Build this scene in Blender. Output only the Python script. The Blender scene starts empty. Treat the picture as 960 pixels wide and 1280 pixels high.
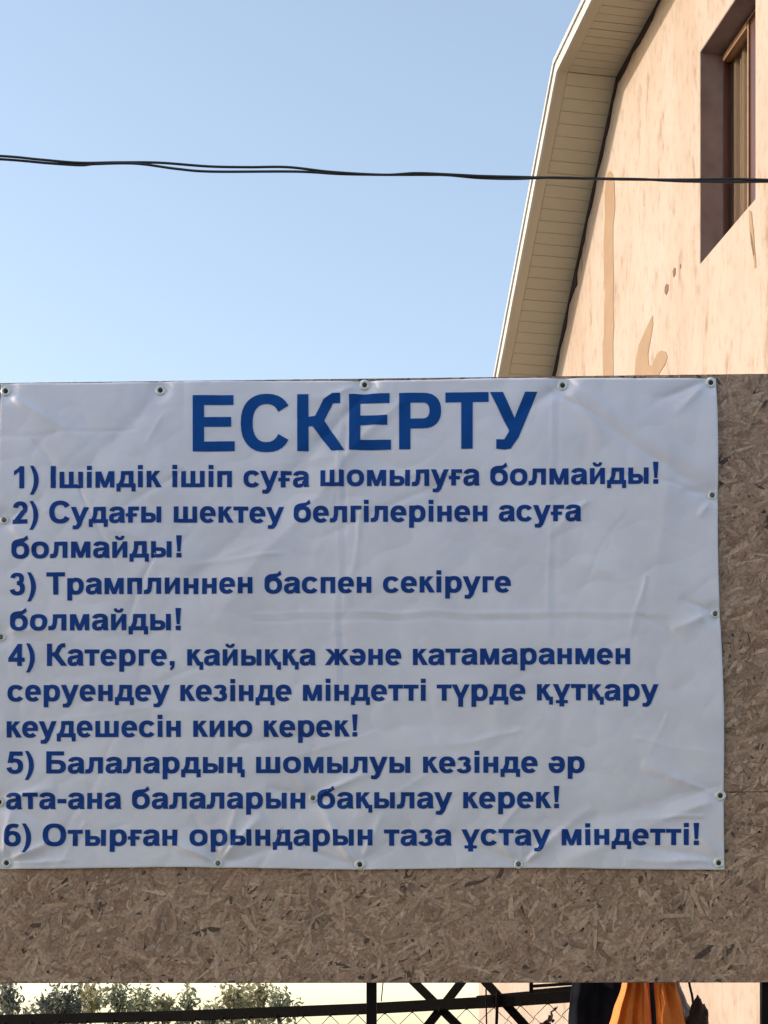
import bpy, bmesh, math, random
from mathutils import Vector, Matrix, noise
from mathutils.geometry import delaunay_2d_cdt

S = bpy.context.scene
COL = S.collection
R = math.radians

# ------------------------------------------------------------------ camera
EYE, F = 1.60, 2200.0            # eye height; focal length in photo pixels (1280 high)
HX, HY = 480.0, 1300.0           # principal column, horizon row of the (cropped) photograph
cam_d = bpy.data.cameras.new("camera")
cam = bpy.data.objects.new("camera", cam_d)
COL.objects.link(cam)
cam.location = (0, 0, EYE)
cam.rotation_euler = (R(90), 0, 0)
cam_d.sensor_fit = 'VERTICAL'
cam_d.sensor_height = 24.0
cam_d.lens = 24.0 * F / 1280.0
cam_d.shift_y = (HY - 640.0) / 1280.0
cam_d.clip_start = 0.05
cam_d.clip_end = 8000
S.camera = cam

# ------------------------------------------------------------------ light
WD = Vector((-0.195, 1.0, 0)).normalized()     # direction in which the house wall recedes
WN = Vector((-WD.y, WD.x, 0))                  # its outward normal (to the left)
sun_dir = (WN * 1.0 + WD * 0.30 + Vector((0, 0, 0.36))).normalized()
SUN_EL = math.asin(sun_dir.z)
SUN_AZ = math.atan2(sun_dir.x, sun_dir.y)      # clockwise from +Y
world = bpy.data.worlds.new("World")
S.world = world
world.use_nodes = True
wn = world.node_tree
bg = wn.nodes['Background']
sky = wn.nodes.new('ShaderNodeTexSky')
sky.sky_type = 'NISHITA'
sky.sun_disc = False
sky.sun_elevation = SUN_EL
sky.sun_rotation = SUN_AZ
sky.altitude = 300
sky.air_density = 1.0
sky.dust_density = 1.2
sky.ozone_density = 0.0
hsv = wn.nodes.new('ShaderNodeHueSaturation')      # thin high haze: the whole sky a little greyer
hsv.inputs['Saturation'].default_value = .86
wn.links.new(sky.outputs[0], hsv.inputs['Color'])
wn.links.new(hsv.outputs[0], bg.inputs[0])
bg.inputs[1].default_value = 0.15
sd = bpy.data.lights.new("sun", 'SUN')
sd.energy = 2.0
sd.angle = R(0.5)
sd.color = (1.0, 0.90, 0.79)
so = bpy.data.objects.new("sun", sd)
COL.objects.link(so)
so.location = (-30, 5, 20)
so.rotation_euler = sun_dir.to_track_quat('Z', 'Y').to_euler()
S.view_settings.view_transform = 'Standard'
S.view_settings.look = 'None'
S.view_settings.exposure = 1.08
S.view_settings.gamma = 1.0

# ------------------------------------------------------------------ helpers
def W(px, py, y):
    """photo pixel -> world point at distance y"""
    return Vector(((px - HX) / F * y, y, EYE + (HY - py) / F * y))

def tag(o, label=None, cat=None, group=None, kind=None):
    if label: o['label'] = label
    if cat: o['category'] = cat
    if group: o['group'] = group
    if kind: o['kind'] = kind
    return o

def empty(name, loc=(0, 0, 0), rz=0):
    o = bpy.data.objects.new(name, None)
    COL.objects.link(o)
    o.location = loc
    o.rotation_euler = (0, 0, rz)
    o.empty_display_size = 0.2
    return o

class MB:
    def __init__(s): s.v = []; s.f = []; s.c = []; s.smooth = False
    def add(s, vs, fs, c=None):
        b = len(s.v)
        s.v += [tuple(v) for v in vs]
        s.f += [tuple(i + b for i in f) for f in fs]
        if c is not None: s.c += [c] * len(vs)
    def box(s, a, b, c=None):
        (x0, y0, z0), (x1, y1, z1) = a, b
        s.add([(x0,y0,z0),(x1,y0,z0),(x1,y1,z0),(x0,y1,z0),(x0,y0,z1),(x1,y0,z1),(x1,y1,z1),(x0,y1,z1)],
              [(0,3,2,1),(4,5,6,7),(0,1,5,4),(1,2,6,5),(2,3,7,6),(3,0,4,7)], c)
    def hexa(s, p):                    # 8 points, bottom ring then top ring
        s.add(p, [(0,3,2,1),(4,5,6,7),(0,1,5,4),(1,2,6,5),(2,3,7,6),(3,0,4,7)])
    def bar(s, a, b, w, h, up=(0, 0, 1)):
        a, b = Vector(a), Vector(b)
        d = (b - a).normalized(); up = Vector(up)
        if abs(d.dot(up)) > .98: up = Vector((0, 1, 0))
        r = d.cross(up).normalized(); u = r.cross(d)
        P = []
        for e in (a, b):
            for (i, j) in ((-1, -1), (1, -1), (1, 1), (-1, 1)):
                P.append(e + r * i * w / 2 + u * j * h / 2)
        s.hexa(P)
    def tube(s, pts, rad, n=8, cap=True):
        pts = [Vector(p) for p in pts]
        rs = rad if isinstance(rad, (list, tuple)) else [rad] * len(pts)
        b = len(s.v); prev = None
        for i, p in enumerate(pts):
            d = (pts[min(i + 1, len(pts) - 1)] - pts[max(i - 1, 0)]).normalized()
            if prev is None:
                up = Vector((0, 0, 1)) if abs(d.z) < .9 else Vector((1, 0, 0))
                u = d.cross(up).normalized()
            else:
                u = (prev - d * prev.dot(d)).normalized()
            prev = u; w = d.cross(u)
            for k in range(n):
                a = 2 * math.pi * k / n
                s.v.append(tuple(p + (u * math.cos(a) + w * math.sin(a)) * rs[i]))
        for i in range(len(pts) - 1):
            for k in range(n):
                k2 = (k + 1) % n
                s.f.append((b+i*n+k, b+i*n+k2, b+(i+1)*n+k2, b+(i+1)*n+k))
        if cap:
            s.f.append(tuple(b + k for k in range(n))[::-1])
            s.f.append(tuple(b + (len(pts) - 1) * n + k for k in range(n)))
    def prism(s, poly, f0, f1):
        """poly: list of 2d; f0/f1 map (a,b)->3d for the back and front"""
        n = len(poly)
        vs = [f0(*p) for p in poly] + [f1(*p) for p in poly]
        s.add(vs, [tuple(range(n))[::-1], tuple(range(n, 2 * n))] + [(i, (i+1) % n, n + (i+1) % n, n + i) for i in range(n)])
    def build(s, name, mat, parent=None, loc=None, rz=0, bevel=0, fixn=True):
        me = bpy.data.meshes.new(name)
        me.from_pydata(s.v, [], s.f)
        if fixn:
            bm = bmesh.new(); bm.from_mesh(me)
            bmesh.ops.recalc_face_normals(bm, faces=bm.faces)
            bm.to_mesh(me); bm.free()
        if s.c:
            at = me.color_attributes.new("tint", 'FLOAT_COLOR', 'POINT')
            flat = []
            for c in s.c: flat += [c[0], c[1], c[2], 1.0]
            at.data.foreach_set('color', flat)
        if s.smooth:
            me.polygons.foreach_set('use_smooth', [True] * len(me.polygons))
        me.update()
        me.materials.append(mat)
        o = bpy.data.objects.new(name, me)
        COL.objects.link(o)
        if parent: o.parent = parent
        if loc is not None: o.location = loc
        if rz: o.rotation_euler = (0, 0, rz)
        if bevel:
            m = o.modifiers.new("bevel", 'BEVEL'); m.width = bevel; m.segments = 2; m.limit_method = 'ANGLE'
        return o

def mat(name, col, rough=.7, metal=0.0, spec=.5, var=None, scale=8, bump=0, bscale=40, bdist=.002, stretch=None, detail=6, trans=0):
    m = bpy.data.materials.new(name); m.use_nodes = True
    t = m.node_tree; p = t.nodes['Principled BSDF']
    p.inputs['Base Color'].default_value = (*col, 1)
    p.inputs['Roughness'].default_value = rough
    p.inputs['Metallic'].default_value = metal
    p.inputs['Specular IOR Level'].default_value = spec
    tc = t.nodes.new('ShaderNodeTexCoord'); mp = t.nodes.new('ShaderNodeMapping')
    if stretch: mp.inputs['Scale'].default_value = stretch
    t.links.new(tc.outputs['Object'], mp.inputs['Vector'])
    if var:
        n = t.nodes.new('ShaderNodeTexNoise'); n.inputs['Scale'].default_value = scale; n.inputs['Detail'].default_value = detail
        r = t.nodes.new('ShaderNodeValToRGB')
        r.color_ramp.elements[0].position = .34; r.color_ramp.elements[0].color = (*var, 1)
        r.color_ramp.elements[1].position = .66; r.color_ramp.elements[1].color = (*col, 1)
        t.links.new(mp.outputs[0], n.inputs['Vector']); t.links.new(n.outputs[0], r.inputs[0])
        t.links.new(r.outputs[0], p.inputs['Base Color'])
    if bump:
        n2 = t.nodes.new('ShaderNodeTexNoise'); n2.inputs['Scale'].default_value = bscale; n2.inputs['Detail'].default_value = 5
        b = t.nodes.new('ShaderNodeBump'); b.inputs['Strength'].default_value = bump; b.inputs['Distance'].default_value = bdist
        t.links.new(mp.outputs[0], n2.inputs['Vector']); t.links.new(n2.outputs[0], b.inputs['Height'])
        t.links.new(b.outputs[0], p.inputs['Normal'])
    return m

def tint_mat(name, rough=.8, grain=0.25, gscale=60, stretch=(1, 1, 1), bump=.3, sss=0):
    """base colour from the 'tint' attribute times a fine grain"""
    m = bpy.data.materials.new(name); m.use_nodes = True
    t = m.node_tree; p = t.nodes['Principled BSDF']
    p.inputs['Roughness'].default_value = rough
    a = t.nodes.new('ShaderNodeAttribute'); a.attribute_name = 'tint'
    tc = t.nodes.new('ShaderNodeTexCoord'); mp = t.nodes.new('ShaderNodeMapping'); mp.inputs['Scale'].default_value = stretch
    n = t.nodes.new('ShaderNodeTexNoise'); n.inputs['Scale'].default_value = gscale; n.inputs['Detail'].default_value = 6
    mr = t.nodes.new('ShaderNodeMapRange')
    mr.inputs['From Min'].default_value = .3; mr.inputs['From Max'].default_value = .7
    mr.inputs['To Min'].default_value = 1 - grain; mr.inputs['To Max'].default_value = 1 + grain
    mx = t.nodes.new('ShaderNodeVectorMath'); mx.operation = 'SCALE'
    t.links.new(tc.outputs['Object'], mp.inputs['Vector']); t.links.new(mp.outputs[0], n.inputs['Vector'])
    t.links.new(n.outputs[0], mr.inputs[0]); t.links.new(a.outputs['Color'], mx.inputs[0]); t.links.new(mr.outputs[0], mx.inputs['Scale'])
    t.links.new(mx.outputs[0], p.inputs['Base Color'])
    if bump:
        b = t.nodes.new('ShaderNodeBump'); b.inputs['Strength'].default_value = bump; b.inputs['Distance'].default_value = .001
        t.links.new(n.outputs[0], b.inputs['Height']); t.links.new(b.outputs[0], p.inputs['Normal'])
    if sss:
        p.inputs['Subsurface Weight'].default_value = 0
        tr = t.nodes.new('ShaderNodeBsdfTranslucent'); ms = t.nodes.new('ShaderNodeMixShader'); ms.inputs[0].default_value = sss
        t.links.new(mx.outputs[0], tr.inputs[0])
        t.links.new(p.outputs[0], ms.inputs[1]); t.links.new(tr.outputs[0], ms.inputs[2])
        t.links.new(ms.outputs[0], t.nodes['Material Output'].inputs[0])
    return m

# ------------------------------------------------------------------ materials
M = {}
M['ground'] = mat('dry_ground', (.19, .18, .16), .95, var=(.12, .115, .10), scale=.6, bump=.5, bscale=12, bdist=.02)
M['black_steel'] = mat('black_painted_steel', (.006, .0055, .0055), .8, spec=.12, var=(.010, .007, .006), scale=14, bump=.15, bscale=60)
M['osb_core'] = mat('osb_core', (.15, .105, .078), .9, var=(.07, .048, .036), scale=35, bump=.5, bscale=90)
M['strand'] = tint_mat('osb_strand', .82, .26, 85, (1, 1, 1), .5)
M['grommet'] = mat('pale_grommet', (.80, .82, .78), .4, .15, var=(.62, .63, .60), scale=60)
M['screw'] = mat('dark_screw', (.03, .03, .03), .5, .6, var=(.06, .05, .04), scale=200)
M['screw_grey'] = mat('grey_screw', (.20, .20, .19), .4, .8, var=(.10, .09, .08), scale=200)
M['cable'] = mat('black_cable', (.012, .012, .015), .45)
M['white_metal'] = mat('white_trim', (.52, .50, .46), .5, var=(.42, .40, .36), scale=3)
M['soffit'] = mat('beige_soffit', (.47, .425, .32), .5, var=(.42, .375, .28), scale=1.2, bump=.1, bscale=20)
M['soffit_back'] = mat('soffit_backing', (.16, .13, .09), .8)
M['roof'] = mat('brown_roofing', (.10, .045, .03), .5, var=(.07, .035, .025), scale=3)
M['wood_frame'] = mat('red_brown_frame', (.085, .020, .011), .42, var=(.05, .012, .008), scale=10, stretch=(1, 1, .2))
M['gold_trim'] = mat('ochre_bead', (.24, .12, .05), .5, var=(.18, .085, .035), scale=10)
M['curtain'] = mat('olive_curtain', (.42, .32, .22), .85, var=(.33, .245, .165), scale=14, stretch=(1, 1, .05))
M['patch'] = mat('bare_plaster', (.30, .195, .118), .9, var=(.27, .172, .10), scale=6, bump=.3, bscale=60)
M['reveal'] = mat('shade_toned_reveal', (.27, .19, .17), .9, var=(.20, .135, .12), scale=7, bump=.4, bscale=50)  # darker than the wall: the shade of the jamb is put into the colour
M['joint_shadow'] = mat('joint_shadow_paint', (.040, .018, .014), .9, var=(.02, .010, .008), scale=30, bump=.6, bscale=50)  # dark tone stands in for shadow under the eave
M['chip'] = mat('dark_chip', (.16, .085, .055), .9)
M['orange'] = mat('orange_cloth', (.80, .22, .028), .75, var=(.66, .155, .018), scale=5, bump=.2, bscale=120, bdist=.001)
M['navy'] = mat('navy_cloth', (.006, .007, .013), .9, spec=.1, var=(.009, .010, .016), scale=12, bump=.4, bscale=40)
M['greycloth'] = mat('pale_grey_cloth', (.62, .68, .78), .8, var=(.50, .56, .66), scale=10, bump=.3, bscale=60)
M['browncloth'] = mat('dark_brown_cloth', (.045, .016, .014), .85, var=(.02, .010, .010), scale=30, bump=.6, bscale=60)
M['bark'] = mat('bark', (.11, .085, .06), .9, var=(.06, .045, .035), scale=12, bump=.6, bscale=30)
M['leaf'] = tint_mat('leaf', .6, .2, 30, bump=0, sss=.45)

g = bpy.data.materials.new('window_glass'); g.use_nodes = True
t_ = g.node_tree; t_.nodes.remove(t_.nodes['Principled BSDF'])
tr_ = t_.nodes.new('ShaderNodeBsdfTransparent'); tr_.inputs[0].default_value = (.86, .84, .82, 1)
gl_ = t_.nodes.new('ShaderNodeBsdfGlossy'); gl_.inputs['Roughness'].default_value = .03
lw_ = t_.nodes.new('ShaderNodeLayerWeight'); lw_.inputs[0].default_value = .5
fr_ = t_.nodes.new('ShaderNodeMath'); fr_.operation = 'POWER'; fr_.inputs[1].default_value = 4.0; t_.links.new(lw_.outputs['Facing'], fr_.inputs[0])
mx_ = t_.nodes.new('ShaderNodeMixShader')
t_.links.new(fr_.outputs[0], mx_.inputs[0]); t_.links.new(tr_.outputs[0], mx_.inputs[1]); t_.links.new(gl_.outputs[0], mx_.inputs[2])
t_.links.new(mx_.outputs[0], t_.nodes['Material Output'].inputs[0])
M['glass'] = g

# sunlit plaster: fine vertical grooves (scratched render) and soft blotches
def plaster():
    m = bpy.data.materials.new('scratched_plaster'); m.use_nodes = True
    t = m.node_tree; p = t.nodes['Principled BSDF']; L = t.links.new
    p.inputs['Roughness'].default_value = .92; p.inputs['Specular IOR Level'].default_value = .2
    tc = t.nodes.new('ShaderNodeTexCoord')
    def nz(scale, stretch, detail=5, rough=.55):
        mp = t.nodes.new('ShaderNodeMapping'); mp.inputs['Scale'].default_value = stretch
        n = t.nodes.new('ShaderNodeTexNoise'); n.inputs['Scale'].default_value = scale
        n.inputs['Detail'].default_value = detail; n.inputs['Roughness'].default_value = rough
        L(tc.outputs['Object'], mp.inputs[0]); L(mp.outputs[0], n.inputs[0]); return n.outputs[0]
    def ramp(src, stops):
        r = t.nodes.new('ShaderNodeValToRGB'); cr = r.color_ramp
        while len(cr.elements) < len(stops): cr.elements.new(.5)
        for e, (q, c) in zip(cr.elements, stops): e.position = q; e.color = (*c, 1)
        L(src, r.inputs[0]); return r.outputs[0]
    def mix(kind, fac, a, b):
        x = t.nodes.new('ShaderNodeMix'); x.data_type = 'RGBA'; x.blend_type = kind
        x.inputs[0].default_value = fac; L(a, x.inputs[6]); L(b, x.inputs[7]); return x.outputs[2]
    base = ramp(nz(1.4, (1, 1, .6), 4), [(.32, (.370, .280, .218)), (.52, (.405, .322, .258)), (.70, (.42, .348, .292))])
    grooves = ramp(nz(6.5, (1.0, 1, .32), 6, .68), [(.35, (.55, .42, .34)), (.41, (.90, .86, .82)), (.47, (1, 1, 1))])
    fine = ramp(nz(30, (.7, 1, .26), 5, .65), [(.30, (.66, .56, .50)), (.40, (.90, .86, .83)), (.50, (1, 1, 1))])
    c = mix('MULTIPLY', .55, base, grooves); c = mix('MULTIPLY', .7, c, fine)
    L(c, p.inputs['Base Color'])
    b = t.nodes.new('ShaderNodeBump'); b.inputs['Strength'].default_value = .5; b.inputs['Distance'].default_value = .003
    L(grooves, b.inputs['Height']); L(b.outputs[0], p.inputs['Normal'])
    return m
M['plaster'] = plaster()

# banner vinyl: slightly dirty white, faint weave
def vinyl():
    m = bpy.data.materials.new('banner_vinyl'); m.use_nodes = True
    t = m.node_tree; p = t.nodes['Principled BSDF']; L = t.links.new
    p.inputs['Roughness'].default_value = .55; p.inputs['Specular IOR Level'].default_value = .35
    tc = t.nodes.new('ShaderNodeTexCoord')
    n = t.nodes.new('ShaderNodeTexNoise'); n.inputs['Scale'].default_value = 3.0; n.inputs['Detail'].default_value = 8; n.inputs['Roughness'].default_value = .6
    r = t.nodes.new('ShaderNodeValToRGB')
    r.color_ramp.elements[0].position = .3; r.color_ramp.elements[0].color = (.70, .685, .755, 1)
    r.color_ramp.elements[1].position = .62; r.color_ramp.elements[1].color = (.80, .785, .86, 1)
    L(tc.outputs['Object'], n.inputs[0]); L(n.outputs[0], r.inputs[0]); L(r.outputs[0], p.inputs['Base Color'])
    n3 = t.nodes.new('ShaderNodeTexNoise'); n3.noise_type = 'RIDGED_MULTIFRACTAL'; n3.inputs['Scale'].default_value = 5.5; n3.inputs['Detail'].default_value = 4
    b3 = t.nodes.new('ShaderNodeBump'); b3.inputs['Strength'].default_value = .16; b3.inputs['Distance'].default_value = .004
    L(tc.outputs['Object'], n3.inputs[0]); L(n3.outputs[0], b3.inputs['Height'])
    n2 = t.nodes.new('ShaderNodeTexNoise'); n2.inputs['Scale'].default_value = 90; n2.inputs['Detail'].default_value = 3
    b = t.nodes.new('ShaderNodeBump'); b.inputs['Strength'].default_value = .25; b.inputs['Distance'].default_value = .0012
    L(tc.outputs['Object'], n2.inputs[0]); L(n2.outputs[0], b.inputs['Height']); L(b3.outputs[0], b.inputs['Normal']); L(b.outputs[0], p.inputs['Normal'])
    return m
M['vinyl'] = vinyl()
M['ink'] = mat('blue_print', (.011, .056, .265), .6, spec=.12, var=(.009, .048, .23), scale=12)
M['ink_title'] = mat('blue_print_title', (.005, .075, .31), .6, spec=.12, var=(.004, .064, .27), scale=8)

# ------------------------------------------------------------------ ground
gb = MB()
gb.add([(-3000, -3000, 0), (3000, -3000, 0), (3000, 3000, 0), (-3000, 3000, 0)], [(0, 1, 2, 3)])
tag(gb.build('ground', M['ground']), kind='structure')

# ------------------------------------------------------------------ house
HP = Vector((1.94, 10.8, 0))
K = math.hypot(1, .195)                        # local x per unit of depth
house = empty('house', HP, math.atan2(WD.y, WD.x))
tag(house, 'sunlit cream plastered gable house behind the board, with beige soffit under its roof edge', 'house')

def wp(px, py):
    """photo pixel -> (local x, z) on the house wall"""
    t = (px - HX) / F
    q = (HP.x - t * HP.y) / (.195 + t)
    y = HP.y + q
    return q * K, EYE + (HY - py) / F * y

bx, bz = wp(772, 97)                            # roof break, far side
ex, ez = wp(692, 470)
sl = (bz - ez) / (ex - bx)                      # lower slope
tx, tz = wp(825, 0)
su = max(.02, (tz - bz) / (bx - tx))            # upper slope
RX = -0.9                                       # ridge
far_eave = 5.95 * K
near_eave = -3.45 * K
prof = [(far_eave, bz - sl * (far_eave - bx)), (bx, bz), (RX, bz + su * (bx - RX)), (near_eave, bz - .12)]
wall_far = 5.47 * K
wall_near = -3.05 * K
def roof_z(x):
    for (a, b) in zip(prof[:-1], prof[1:]):
        if b[0] <= x <= a[0]: return b[1] + (a[1] - b[1]) * (x - b[0]) / (a[0] - b[0])
    return prof[0][1]
# window opening
wx0, wz1 = wp(875, 64.5); _, wz0 = wp(875, 330.5); wx1, _ = wp(944.5, 200)
DEP = .150                                       # reveal depth
def wall_mesh():
    b = MB()
    TH = .30; LEN = 9.0
    z_near, z_far = roof_z(wall_near), roof_z(wall_far)
    def strip(x0, x1, lo, hi=None):
        # column from lo to roof (or hi)
        zt = lambda x: (roof_z(x) if hi is None else hi)
        for w in (0, -TH):
            b.add([(x0, w, lo), (x1, w, lo), (x1, w, zt(x1)), (x0, w, zt(x0))], [(0, 1, 2, 3)])
    xs = sorted([wall_near, RX, wx1])
    for a, c in zip(xs[:-1], xs[1:]): strip(a, c, 0)
    strip(wx1, wx0, 0, wz0); strip(wx1, wx0, wz1)
    strip(wx0, bx, 0); strip(bx, wall_far, 0)
    # reveals
    for (p0, p1) in (((wx0, wz0), (wx0, wz1)), ((wx0, wz1), (wx1, wz1)), ((wx1, wz1), (wx1, wz0)), ((wx1, wz0), (wx0, wz0))):
        b.add([(p0[0], 0, p0[1]), (p1[0], 0, p1[1]), (p1[0], -TH, p1[1]), (p0[0], -TH, p0[1])], [(0, 1, 2, 3)])
    # return walls, back wall, floor of the attic room
    for x in (wall_near, wall_far):
        z = roof_z(x)
        b.add([(x, 0, 0), (x, -LEN, 0), (x, -LEN, z), (x, 0, z)], [(0, 1, 2, 3)])
    pts = [(wall_near, 0), (wall_far, 0), (wall_far, roof_z(wall_far)), (bx, bz), (RX, prof[2][1]), (wall_near, roof_z(wall_near))]
    b.add([(x, -LEN, z) for x, z in pts], [tuple(range(len(pts)))])
    return b
wall = wall_mesh().build('wall', M['plaster'], house)

# roof: slabs above the soffit line, overhanging both gables
OV = .44
rb = MB()
for (a, c) in zip(prof[:-1], prof[1:]):
    d = Vector((c[0] - a[0], c[1] - a[1])).normalized(); nrm = Vector((d.y, -d.x))
    if nrm.y < 0: nrm = -nrm
    T = .092
    lo0, lo1 = Vector(a) + nrm * .03, Vector(c) + nrm * .03
    hi0, hi1 = Vector(a) + nrm * T, Vector(c) + nrm * T
    w0, w1 = OV - .012, -9.4
    rb.hexa([(lo0.x, w0, lo0.y), (lo1.x, w0, lo1.y), (lo1.x, w1, lo1.y), (lo0.x, w1, lo0.y),
             (hi0.x, w0, hi0.y), (hi1.x, w0, hi1.y), (hi1.x, w1, hi1.y), (hi0.x, w1, hi0.y)])
rb.build('roof', M['roof'], house)
# white verge trim (fascia): a lower board with a narrower capping proud of it
def joined(profile, off0, off1, y0, y1):
    """band that follows the profile between two normal offsets, mitred"""
    b = MB(); n = len(profile)
    nr = []
    for i in range(n - 1):
        d = (Vector(profile[i+1]) - Vector(profile[i])).normalized(); v = Vector((d.y, -d.x))
        nr.append(v if v.y > 0 else -v)
    def pt(i, off):
        if i == 0: v = nr[0]; k = 1
        elif i == n - 1: v = nr[-1]; k = 1
        else:
            v = (nr[i-1] + nr[i]).normalized(); k = 1 / v.dot(nr[i])
        q = Vector(profile[i]) + v * off * k
        return q
    for i in range(n - 1):
        a0, a1, c0, c1 = pt(i, off0), pt(i+1, off0), pt(i, off1), pt(i+1, off1)
        b.hexa([(a0.x, y0, a0.y), (a1.x, y0, a1.y), (a1.x, y1, a1.y), (a0.x, y1, a0.y),
                (c0.x, y0, c0.y), (c1.x, y0, c1.y), (c1.x, y1, c1.y), (c0.x, y1, c0.y)])
    return b
fa = joined(prof, -.010, .062, OV - .010, OV + .008).build('fascia', M['white_metal'], house)
joined(prof, .063, .098, OV - .010, OV + .020).build('drip_edge', M['white_metal'], fa)
# soffit: backing, border channel and one slat after another
sf = joined(prof, .012, .028, .0, OV - .012).build('soffit', M['soffit_back'], house)
joined(prof, -.004, .012, OV - .075, OV - .012).build('border_channel', M['soffit'], sf)
smesh = {}
def slat_mesh(w):
    b = MB(); l0, l1 = .004, OV - .078
    # local: x along the roof line, y out, z up; each slat has a small lap step
    b.add([(0, l0, 0), (w*.90, l0, 0), (w, l0, .0025), (w, l0, .011), (0, l0, .011),
           (0, l1, 0), (w*.90, l1, 0), (w, l1, .0025), (w, l1, .011), (0, l1, .011)],
          [(0, 1, 2, 3, 4), (9, 8, 7, 6, 5), (0, 5, 6, 1), (1, 6, 7, 2), (2, 7, 8, 3), (3, 8, 9, 4), (4, 9, 5, 0)])
    me = bpy.data.meshes.new('slat'); me.from_pydata(b.v, [], b.f); me.materials.append(M['soffit'])
    return me
SW = .084
rnd = random.Random(4)
for (a, c) in zip(prof[:-1], prof[1:]):
    a, c = Vector(a), Vector(c)
    L = (c - a).length; n = round(L / SW); SP = L / n; sm_ = slat_mesh(SP - .0012)
    ang = math.atan2(c.y - a.y, c.x - a.x)      # from far to near
    for k in range(n):
        s0 = a + (c - a) * (k * SP / L)
        o = bpy.data.objects.new('slat', sm_); COL.objects.link(o); o.parent = sf
        o.location = (s0.x, 0, s0.y)
        # x axis along the line; the slat's z must point up
        o.rotation_euler = (0, -ang, 0)
        if (c - a).x < 0:                       # line runs to -x: flip so that z stays up
            dvec = (c - a).normalized()
            X = Vector((dvec.x, 0, dvec.y)); Z = Vector((dvec.y, 0, -dvec.x))
            if Z.z < 0: Z = -Z
            Y = Vector((0, 1, 0))
            if X.cross(Y).dot(Z) < 0:           # keep it a proper rotation: run the slat the other way
                X = -X; s1 = s0 + dvec * (SP - .0012); o.location = (s1.x, 0, s1.y)
            mt = Matrix((X, Y, Z)).transposed()
            o.rotation_euler = (mt @ Matrix.Rotation(rnd.uniform(-.012, .012), 3, 'Y')).to_euler()
# ragged dark strip along the wall and soffit joint, painting in the eave shadow
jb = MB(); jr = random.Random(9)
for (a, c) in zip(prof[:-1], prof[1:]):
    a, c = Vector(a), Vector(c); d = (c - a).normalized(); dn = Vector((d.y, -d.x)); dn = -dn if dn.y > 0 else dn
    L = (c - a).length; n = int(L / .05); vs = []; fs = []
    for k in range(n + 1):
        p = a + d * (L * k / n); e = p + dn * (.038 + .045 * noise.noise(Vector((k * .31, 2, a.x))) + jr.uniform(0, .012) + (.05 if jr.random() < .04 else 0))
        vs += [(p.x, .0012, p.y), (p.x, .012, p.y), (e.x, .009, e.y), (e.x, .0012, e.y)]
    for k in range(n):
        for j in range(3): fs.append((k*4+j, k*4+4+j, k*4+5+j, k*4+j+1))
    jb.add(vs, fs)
jb.build('joint_shadow', M['joint_shadow'], wall)
# window
win = MB()
fy0, fy1 = -DEP - .05, -DEP
ft = .022
win.box((wx1, fy0, wz0), (wx1 + ft, fy1, wz1)); win.box((wx0 - ft, fy0, wz0), (wx0, fy1, wz1))
win.box((wx1 + ft, fy0, wz0), (wx0 - ft, fy1, wz0 + ft)); win.box((wx1 + ft, fy0, wz1 - ft), (wx0 - ft, fy1, wz1))
rv = MB(); rt = .006
rv.box((wx0 - rt, -DEP, wz0 + .001), (wx0 - .0005, -.002, wz1 - .001)); rv.box((wx1 + .0005, -DEP, wz0 + .001), (wx1 + rt, -.002, wz1 - .001))
rv.box((wx1 + rt, -DEP, wz1 - rt), (wx0 - rt, -.002, wz1 - .0005))
def wpi(px, off):
    t = (px - HX) / F; P = HP - WN * off
    # P + WD * x on the ray (t*y, y)
    return (t * P.y - P.x) / (WD.x - t * WD.y)
mx0, mx1 = wpi(943.5, DEP), wpi(937.5, DEP)
win.box((mx0 - .03, fy0 + .001, wz0 + ft), (mx1, fy1 - .001, wz1 - ft))
wo = win.build('window', M['wood_frame'], house, bevel=.004)
rv.build('reveal', M['reveal'], wo)
bead = MB(); i0, i1 = wx1 + ft, wx0 - ft; j0, j1 = wz0 + ft, wz1 - ft; bt = .010
by0, by1 = fy0 + .01, fy1 + .012
bead.box((i0, by0, j0), (i0 + bt, by1, j1)); 
bead.box((i0 + bt, by0, j0), (i1 - bt, by1, j0 + bt)); bead.box((i0 + bt, by0, j1 - bt), (i1 - bt, by1, j1))
bead.box((mx1 + .0005, by0 + .001, j0 + bt), (mx1 + .018, by1 - .001, j1 - bt))
bead.box((mx1 + .018, by0, j1 - bt - .035), (i1 - bt, by1 + .004, j1 - bt))
bead.build('bead', M['gold_trim'], wo, bevel=.003)
pn = MB(); pn.box((i0 + bt, fy0 + .022, j0 + bt), (i1 - bt, fy0 + .028, j1 - bt)); pn.build('pane', M['glass'], wo)
cb = MB(); cb.smooth = True; nn = 90
vs = []; fs = []
for i in range(nn + 1):
    x = i0 + (i1 - i0) * i / nn
    y = fy0 - .02 + .018 * math.sin(i * .9) + .008 * math.sin(i * .37 + 1)
    vs += [(x, y, j0 - .02), (x, y, j1 + .02)]
for i in range(nn): fs.append((2*i, 2*i+2, 2*i+3, 2*i+1))
cb.add(vs, fs); cb.build('curtain', M['curtain'], wo, fixn=False)

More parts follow.
